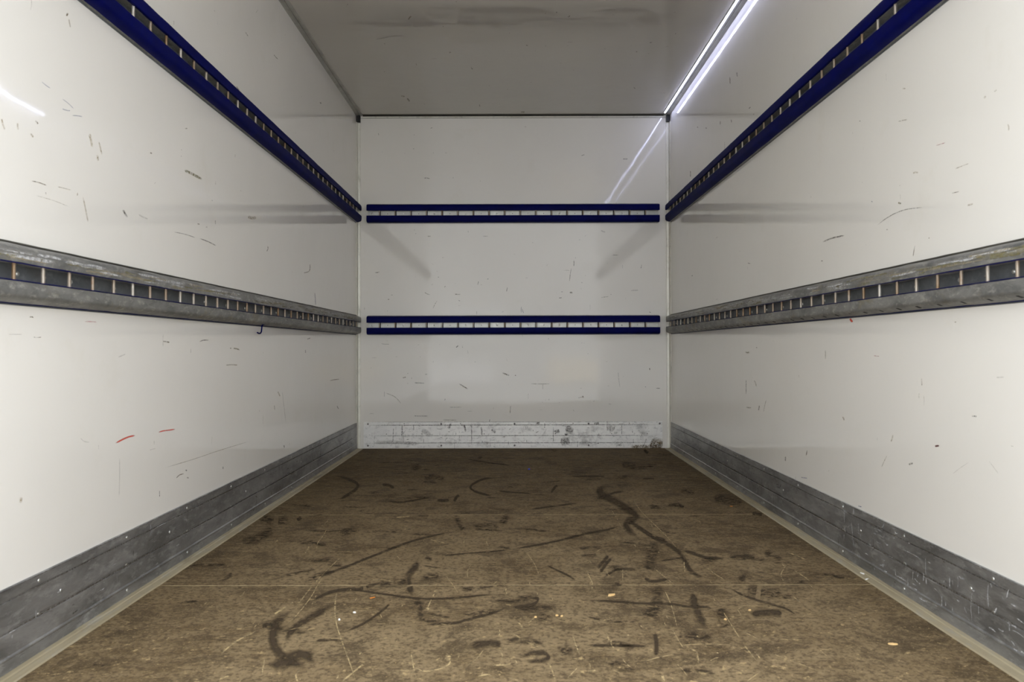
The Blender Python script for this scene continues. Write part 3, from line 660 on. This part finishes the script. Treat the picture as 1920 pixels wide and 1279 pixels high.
# ------------------------------------------------------------------ trims
def post(name, s):
    prof = [(0, .0), (0, .028), (.003, .028), (.008, .012), (.0105, .007), (.024, .0045), (.0255, .0)]
    bm = bmesh.new(); r0 = [bm.verts.new((s*(HW - a), D - b, .0)) for a, b in prof]; r1 = [bm.verts.new((s*(HW - a), D - b, 2.206)) for a, b in prof]
    n = len(prof)
    for i in range(n): bm.faces.new((r0[i], r0[(i+1) % n], r1[(i+1) % n], r1[i]))
    bm.faces.new(r0); bm.faces.new(r1[::-1]); bmesh.ops.recalc_face_normals(bm, faces=bm.faces[:])
    o = struct(name, bm, M_TRIM)
    bm = bmesh.new(); box(bm, min(s*(HW-.003), s*(HW-.0265)), max(s*(HW-.003), s*(HW-.0265)), D - .026, D - .0002, 2.204, H - .006, .002)
    obj('end_cap', bm, M_BLACK, o)
    return o
post('trim_1', -1); post('trim_2', 1)
CORN = [(0, 0), (0, -.008), (.004, -.0085), (.021, -.0045), (.0225, -.0015), (.0255, -.0015), (.027, -.0045), (.039, -.0035), (.041, -.001), (.041, 0)]
for name, s in (('trim_3', 'L'), ('trim_4', 'R')):
    bm = bmesh.new(); sweep(bm, CORN, frame(s, H), [Y0, D]); struct(name, bm, M_CORN)
bm = bmesh.new(); sweep(bm, [(0, -.008), (0, -.019), (.002, -.019), (.003, -.018), (.003, -.010), (.002, -.008)], frame('B', H), [-HW + .026, HW - .026]); t5 = struct('trim_5', bm, M_TRIM)
bm = bmesh.new(); sweep(bm, [(0, 0), (0, -.008), (.0015, -.008), (.006, -.0015), (.022, -.001), (.022, 0)], frame('B', H), [-HW + .041, HW - .041]); obj('sealant_joint', bm, M_SEAL_SHADE, t5)
bm = bmesh.new(); sweep(bm, [(0, -.0192), (0, -.0206), (.0006, -.0206), (.0006, -.0192)], frame('B', H), [-HW + .026, HW - .026]); obj('joint_line', bm, M_SEAL_SHADE, t5)
STRIP = [(.009, 0), (.009, .0055), (.020, .0048), (.0225, .0025), (.027, .0025), (.029, .0042), (.043, .003), (.0463, .0002), (.0463, 0)]
for name, s in (('trim_6', 'L'), ('trim_7', 'R')):
    bm = bmesh.new(); sweep(bm, STRIP, frame(s), lin(Y0, D - .03, .08), .0004, rnd); struct(name, bm, M_SAND)

# ------------------------------------------------------------------ kick plates (baseboards)
def dome(r, h, seg=10):
    bm = bmesh.new(); rings = []
    for k, (rr, hh) in enumerate(((1, 0), (.92, .45), (.62, .85))):
        rings.append([bm.verts.new((r*rr*math.cos(2*math.pi*i/seg), r*rr*math.sin(2*math.pi*i/seg), h*hh)) for i in range(seg)])
    for a, b in zip(rings, rings[1:]):
        for i in range(seg): bm.faces.new((a[i], a[(i+1) % seg], b[(i+1) % seg], b[i]))
    bm.faces.new(rings[-1]); return bm
def rivet_mesh(name, r, h, mat):
    bm = dome(r, h); bm.normal_update(); me = bpy.data.meshes.new(name); bm.to_mesh(me); bm.free(); me.materials.append(mat)
    me.polygons.foreach_set('use_smooth', [True]*len(me.polygons)); return me
RV_BIG, RV_SMALL = rivet_mesh('rivet_big', .0058, .0032, M_RIVET), rivet_mesh('rivet_small', .0035, .0018, M_RIVETD)
RV_KICK, RV_DARK = rivet_mesh('rivet_kick', .0045, .0022, M_RIVET), rivet_mesh('rivet_dark', .0065, .003, M_RIVETD)
ROT = {'L': Matrix.Rotation(math.pi/2, 4, 'Y'), 'R': Matrix.Rotation(-math.pi/2, 4, 'Y'), 'B': Matrix.Rotation(math.pi/2, 4, 'X')}
def put(name, me, side, loc, parent):
    o = bpy.data.objects.new(name, me); COL.objects.link(o); o.parent = parent
    o.matrix_local = Matrix.Translation(Vector(loc) - parent.location) @ ROT[side]; return o
KICK = [(0, 0), (0, .1775), (.004, .1775), (.006, .1755), (.006, .1545), (.0042, .1535), (.0042, .151), (.0062, .150), (.0062, .0925),
        (.0045, .0915), (.0045, .0835), (.0062, .0825), (.0062, .037), (.0085, .0335), (.0085, .031), (.0072, .0285), (.0085, .004), (.0088, 0)]
for name, s in (('baseboard_left', 'L'), ('baseboard_right', 'R')):
    bm = bmesh.new(); sweep(bm, KICK, frame(s), lin(Y0, D - .029, .12), .0005, rnd); kb = struct(name, bm, M_ALU)
    f = frame(s)
    for z, y0, u in ((.163, 1.800, .0060), (.0905, 1.800, .0045), (.0205, 2.2075, .0075)):
        y = y0
        while y < 5.35:
            put('rivet', RV_KICK, s, f(u, z, y), kb); y += .4085
    kr = random.Random(5 if s == 'L' else 6)
    km = small_marks(60, (1.7, 5.3), (.01, .17), kr, ('dk', 'gy', 'wh'), (.004, .03)) + small_marks(90, (3.2, 5.4), (.01, .17), kr, ('dk', 'dk', 'br'), (.006, .04)) + small_marks(130 if s == 'R' else 12, (1.68, 2.65), (.01, .172), kr, ('wh',), (.01, .03))
    for gz, gw in ((.1522, .0022), (.0878, .003), (.0300, .0016), (.1765, .0012)):
        for ya, yb_ in ((1.5, 3.6), (2.6, 5.4), (3.4, 5.45)): km.append(('dk', [int(1e4*q) for j in range(5) for q in (ya + (yb_-ya)*j/4, gz - gw, ya + (yb_-ya)*j/4, gz + gw)]))
    bm = bmesh.new(); bm.from_mesh(kb.data); add_marks(bm, km, lambda y, z, o, f=f: f(.0072 + o, z, y), 1); bm.to_mesh(kb.data); bm.free()
    for mm in ALLM: kb.data.materials.append(mm)
    for y in (1.887, 2.483, 3.19, 4.02): put('rivet', RV_KICK, s, f(.0062, .116, y), kb)
BK = [(0, .0), (0, .173), (.0025, .173), (.0035, .172), (.0035, .154), (.0022, .153), (.0022, .1505), (.0038, .1495), (.0038, .0825),
      (.0025, .0815), (.0025, .079), (.0038, .078), (.0038, .0335), (.0025, .0325), (.0025, .030), (.0038, .029), (.0038, 0)]
bm = bmesh.new(); sweep(bm, BK, frame('B', .006), lin(-1.0135, 1.0027, .03), .0004, rnd); kb = struct('baseboard_back', bm, M_ALUB)
for x in (-.985, -.49, .005, .505, .985):
    for z in (.166, .020): put('rivet', RV_DARK, 'B', (x, D - .0036, z), kb)
for i, x in enumerate((-.86, -.74, -.62, -.36, -.2, .16, .28, .40, .66, .78, .9)):
    put('rivet', RV_SMALL, 'B', (x, D - .0034, .168 if i % 2 else .098), kb)
# dark scuffs, vertical scrapes and the grime in the right corner of the front kick plate
def groove(z, x0, x1, w_):
    xs = [x0 + (x1-x0)*k/6 for k in range(7)]; v = []
    for x in xs: v += [int(1e4*q) for q in (x, z - w_, x, z + w_)]
    return v
def bb(px, py): return ((px - 961.5) / 277.3 - .0054, (840.7 - py) / 276.6)
kb_marks = []
for t, w_, pts in [('dk', .030, ((1038, 811), (1044, 809), (1049, 808))), ('dk', .05, ((1060, 803), (1067, 806), (1074, 811))), ('dk', .06, ((1050, 829), (1058, 828), (1068, 826))),
                   ('dk', .02, ((1058, 816), (1062, 814), (1064, 813))), ('br', .10, ((1218, 829), (1230, 834), (1242, 837))), ('br', .03, ((1180, 838), (1210, 838), (1242, 838))),
                   ('dk', .014, ((870, 797), (872, 804), (873, 810))), ('dk', .02, ((846, 794), (843, 799), (840, 804))), ('dk', .01, ((754, 797), (754, 808), (753, 818))),
                   ('dk', .006, ((884, 793), (884, 812), (884, 836))), ('dk', .006, ((738, 802), (737, 815), (737, 828))), ('dk', .012, ((902, 800), (903, 808), (903, 816))),
                   ('dk', .02, ((921, 805), (925, 808), (929, 812))), ('dk', .006, ((1037, 800), (1037, 815), (1037, 830))), ('gy', .05, ((1138, 800), (1145, 804), (1150, 808))),
                   ('dk', .006, ((1165, 795), (1165, 806), (1165, 816))), ('dk', .02, ((1113, 794), (1118, 795), (1123, 793))), ('dk', .02, ((1005, 793), (1009, 794), (1012, 794))),
                   ('dk', .014, ((1155, 836), (1160, 835), (1165, 836))), ('gy', .04, ((790, 806), (800, 811), (806, 818))), ('gy', .03, ((700, 830), (740, 829), (790, 832)))]:
    v = []
    P = [bb(*q) for q in pts]
    for i, (x, z) in enumerate(P):
        a, b = P[max(i-1, 0)], P[min(i+1, 2)]; dx, dz = b[0]-a[0], b[1]-a[1]; L = math.hypot(dx, dz)
        nx_, nz_ = -dz/L*w_/2, dx/L*w_/2
        v += [int(1e4*q) for q in (x - nx_, z - nz_, x + nx_, z + nz_)]
    kb_marks.append((t, v))
for z, w_ in ((.1578, .0022), (.0862, .0018), (.0372, .0018), (.1785, .0012)): kb_marks += [('dk', groove(z, -1.014, 1.003, w_)), ('dk', groove(z, -1.0135, .2, w_)), ('dk', groove(z, -.3, 1.0, w_))]
bm = bmesh.new(); bm.from_mesh(kb.data); add_marks(bm, kb_marks + small_marks(140, (-1, .98), (.012, .17), rnd, ('dk', 'dk', 'gy', 'br'), (.004, .03)), lambda x, z, o: (x, D - .0041 - o, z), 1)
bm.to_mesh(kb.data); bm.free()
for mm in ALLM: kb.data.materials.append(mm)

# ------------------------------------------------------------------ lashing rails
PITCH, PH = .10476, 5.338
def rod_mesh():
    bm = bmesh.new(); bmesh.ops.create_cone(bm, cap_ends=True, segments=10, radius1=.0042, radius2=.0042, depth=.037)
    me = bpy.data.meshes.new('rung'); bm.to_mesh(me); bm.free(); me.materials.append(M_ROD)
    me.polygons.foreach_set('use_smooth', [True]*len(me.polygons)); me.set_sharp_from_angle(angle=1.0); return me
RODS = [rod_mesh()]
bm = bmesh.new(); box(bm, -.0066, .0066, -.018, .018, 0, .0004); SLIT = bpy.data.meshes.new('slit'); bm.to_mesh(SLIT); bm.free(); SLIT.materials.append(M_SLOT)
BAR = [(.002, .018), (.032, .018), (.035, .020), (.0355, .032), (.035, .044), (.034, .049), (.030, .0535), (.012, .0600), (.002, .0635)]
COVER = [(.028, .0168), (.0355, .0168), (.0372, .0185), (.0378, .032), (.0372, .045), (.0360, .0505), (.0315, .0552), (.0125, .0622), (.009, .0618), (.012, .0585), (.030, .050), (.034, .044), (.034, .019), (.028, .019)]
def rail(side, zc, t0, t1, blue, label, group, cut_left=False, slots=False):
    f = frame(side, zc); mid = (t0 + t1) / 2
    root = bpy.data.objects.new('lashing_rail', None); COL.objects.link(root)
    root.location = Vector(f(0, 0, mid)); root.empty_display_size = .1
    tag(root, label, 'rail', group)
    inv = root.location
    def part(name, bm, mat, smooth=None):
        bmesh.ops.translate(bm, verts=bm.verts[:], vec=-inv); return obj(name, bm, mat, root, smooth)
    r_ = random.Random(hash((side, blue)) % 97 if False else len(label))
    ts = lin(t0, t1, .06)
    bm = bmesh.new(); sweep(bm, [(0, -.067), (0, .067), (.002, .067), (.0028, .066), (.002, .062), (.002, -.062), (.0028, -.066), (.002, -.067)], f, [t0 + .004, t1 - .004]); part('base_plate', bm, M_PLATE if side == 'B' else M_GALV_SHADED)
    for nm, s in (('upper_bar', 1), ('lower_bar', -1)):
        bm = bmesh.new(); sweep(bm, [(u, s*v) for u, v in BAR], f, ts if not blue else [t0 + .003, t1 - .003], 0 if blue else .0006, r_); part(nm, bm, M_GALV, 35)
    if blue:
        for nm, s in (('upper_cover', 1), ('lower_cover', -1)):
            bm = bmesh.new(); sweep(bm, [(u, s*v) for u, v in COVER], f, ts, .0005 if side != 'B' else .0002, r_)
            part(nm, bm, M_BLUE, 40)
    else:                                        # blue plastic remnants along the lips
        for nm, a, b, c, d in (('blue_lip', .0335, .0362, .0172, .0188), ('blue_lip', .0335, .0362, -.0188, -.0172), ('blue_lip', .003, .0052, -.0640, -.0622)):
            bm = bmesh.new(); sweep(bm, [(a, c), (a, d), (b, d), (b, c)], f, lin(t0 + .01, t1 - .01, .3)); part(nm, bm, M_BLUE)
    if not blue:
        bm = bmesh.new(); sweep(bm, [(.002, .0625), (.002, .0672), (.0045, .0668), (.0085, .0625)], f, lin(t0 + .01, t1 - .01, .06), .0004, r_); part('shadow_line', bm, M_SEAL_SHADE)  # dark strip standing in for the shadow line along the rail's top edge
        ob = [c for c in root.children if c.name.startswith('upper_bar')][0]
        bm = bmesh.new(); bm.from_mesh(ob.data)
        km = []
        for a in range(110):
            ta = r_.uniform(t0 + .6, t1 - .25); va = r_.uniform(.026, .046); L = r_.uniform(.03, .22)
            km.append((r_.choice(('ol', 'tn', 'wh', 'wh', 'gy')), [int(1e4*q) for j in range(4) for q in (ta + j*L/3, va - r_.uniform(.001, .005), ta + j*L/3, min(va + r_.uniform(.001, .005), .05))]))
        uf = lambda v: .0353 if v < .044 else .0350 - (v - .044) * .2
        add_marks(bm, km, lambda t, v, o: tuple(Vector(f(uf(v) + .0009 + o, v, t)) - inv), 1)
        bm.to_mesh(ob.data); bm.free()
        for mm in ALLM: ob.data.materials.append(mm)
    k = 0
    ph = PH if side != 'B' else -.9038
    while True:
        t = PH - k*PITCH if side != 'B' else ph + k*.1056
        if (side != 'B' and t < t0 + .02) or (side == 'B' and t > t1 - .02): break
        x = f(.0265, 0, t)
        o = bpy.data.objects.new('rung', RODS[0]); COL.objects.link(o); o.parent = root; o.location = Vector(x) - inv; o.rotation_euler.z = r_.uniform(0, 6)
        tr = t - PITCH/2 if side != 'B' else t - .0528
        if tr > t0 + .01:
            put('rivet', RV_BIG if k % 2 == 0 else RV_SMALL, side, f(.002, 0, tr), root)
        if side == 'B': put('slit', SLIT, side, f(.0021, 0, t), root)
        if slots and t < 5.0:
            bm = bmesh.new(); p0 = Vector((.0275, -.0547)); p1 = Vector((.0165, -.0586)); nrm = Vector((-.33, -.94)) * .0004
            vs = [bm.verts.new(f(*(q + nn), tt)) for nn in (nrm, -nrm*3) for q, tt in ((p0, t - .005), (p0, t + .005), (p1, t + .005), (p1, t - .005))]
            for a in ((0, 1, 2, 3), (7, 6, 5, 4), (0, 4, 5, 1), (1, 5, 6, 2), (2, 6, 7, 3), (3, 7, 4, 0)): bm.faces.new([vs[q] for q in a])
            part('slot', bm, M_SLOT)
        k += 1
    return root
E0, E1 = Y0 + .1, D - .030
rail('L', 1.588, E0, E1, True, 'navy blue covered lashing rail running high along the left wall', None)
rail('R', 1.588, E0, E1, True, 'navy blue covered lashing rail running high along the right wall, below the light strip', None)
rail('L', .8345, E0, E1, False, 'worn galvanised grey lashing rail along the left wall with a small blue hook under it', None)
rail('R', .8345, E0, E1, False, 'worn galvanised grey lashing rail along the right wall with dark slots underneath', None, slots=True)
rail('B', 1.588, -.9883, .9847, True, 'short navy blue lashing rail across the front wall, upper of the two', None)
rail('B', .8325, -.9883, .9847, True, 'short navy blue lashing rail across the front wall, lower of the two', None)

# ------------------------------------------------------------------ LED light strip in the right ceiling corner
root = bpy.data.objects.new('light_strip', None); COL.objects.link(root); root.location = (1.017, 3.1, H)
tag(root, 'long glowing cool white light strip in the right ceiling corner', 'light')
bm = bmesh.new(); box(bm, -.007, .007, Y0 + .1 - 3.1, 5.432 - 3.1, -.0035, 0); obj('channel', bm, M_CORN, root)
bm = bmesh.new(); box(bm, -.004, .004, Y0 + .11 - 3.1, 5.43 - 3.1, -.0070, -.0035, .001); obj('diffuser', bm, M_LED, root)

# ------------------------------------------------------------------ blue hook under the left rail
def tube(pts, r, seg=8):
    bm = bmesh.new(); rings = []
    for i, q in enumerate(pts):
        q = Vector(q); a = Vector(pts[max(i-1, 0)]); b = Vector(pts[min(i+1, len(pts)-1)]); d = (b - a).normalized()
        s = d.cross(Vector((1, 0, 0))).normalized(); n = d.cross(s)
        rings.append([bm.verts.new(q + (s*math.cos(2*math.pi*k/seg) + n*math.sin(2*math.pi*k/seg))*r) for k in range(seg)])
    for a, b in zip(rings, rings[1:]):
        for k in range(seg): bm.faces.new((a[k], a[(k+1) % seg], b[(k+1) % seg], b[k]))
    bm.faces.new(rings[0]); bm.faces.new(rings[-1][::-1]); bmesh.ops.recalc_face_normals(bm, faces=bm.faces[:]); return bm
hk = [(-1.045, 3.400, .7775), (-1.045, 3.378, .7755), (-1.045, 3.366, .770), (-1.045, 3.362, .757), (-1.045, 3.358, .745), (-1.045, 3.345, .7385), (-1.045, 3.325, .7375), (-1.045, 3.305, .741)]
bm = tube(hk, .0028); o = obj('hook', bm, M_BLUE, None, 60); tag(o, 'small bent blue plastic hook hanging under the left grey rail', 'hook')

# ------------------------------------------------------------------ bits lying on the floor
def chip(name, x, y, L, W, T, rot, mat, label, cat, seed, group=None):
    r = random.Random(seed); bm = bmesh.new(); n = 9
    low, top = [], []
    for k in range(n):
        a = 2*math.pi*k/n; e = r.uniform(.72, 1.08); px = L/2*math.cos(a)*e; py = W/2*math.sin(a)*e*(1 - .35*math.cos(a))
        low.append(bm.verts.new((px, py, 0))); top.append(bm.verts.new((px*.9, py*.85, T*r.uniform(.7, 1.15))))
    c = bm.verts.new((0, 0, T*1.2))
    for k in range(n):
        bm.faces.new((low[k], low[(k+1) % n], top[(k+1) % n], top[k])); bm.faces.new((top[k], top[(k+1) % n], c))
    bm.faces.new(low[::-1])
    o = obj(name, bm, mat); o.location = (x, y, .0006); o.rotation_euler.z = rot; tag(o, label, cat, group); return o
chip('wood_chip', .2626, 2.220, .030, .012, .004, .5, M_WOOD, 'pale wood splinter lying on the floor just in front of the nearer joint', 'wood chip', 1)
chip('wood_chip', .8545, 1.8505, .022, .010, .003, -.2, M_WOOD, 'yellowish wood chip on the floor towards the lower right corner', 'wood chip', 2)
chip('paper_scrap', 1.030, 2.4183, .008, .026, .005, .2, M_WHITE, 'larger white scrap on the sandy strip by the right kick plate', 'scrap', 3)
chip('paper_scrap', 1.022, 2.365, .018, .009, .003, .8, M_WHITE, 'smaller white scrap just nearer than the larger one, by the right kick plate', 'scrap', 4)
chip('bead', .0833, 4.5203, .012, .012, .006, 0, M_BEAD, 'tiny blue bit on the dark floor far back', 'debris', 5)
chip('plastic_shred', -.3864, 2.2002, .018, .005, .002, .6, M_ORANGE, 'tiny orange brown shred on the floor, left of the middle near the front joint', 'debris', 6)
chip('plastic_shred', .9213, 3.461, .018, .007, .002, -.1, M_ORANGE, 'tiny orange shred on the dark floor near the right kick plate', 'debris', 7)
LAB = ['farther of two touching beige crumbs right of the floor middle', 'nearer of two touching beige crumbs right of the floor middle', 'nearer of two white crumbs on the floor left of the middle',
       'farther of two white crumbs on the floor left of the middle', 'beige crumb farthest right among the near floor crumbs', 'beige crumb second from the right among the near floor crumbs', 'beige crumb just left of the two touching ones']
for i, (x, y) in enumerate(((.104, 2.052), (.116, 2.047), (-.438, 2.0238), (-.4108, 2.0782), (.60, 2.09), (.52, 2.02), (.05, 2.04))):
    chip('crumb', x, y, .009, .007, .003, i, M_WHITE if i in (2, 3) else M_WOOD, LAB[i], 'crumb', 10 + i, 'pale crumbs on the near floor')
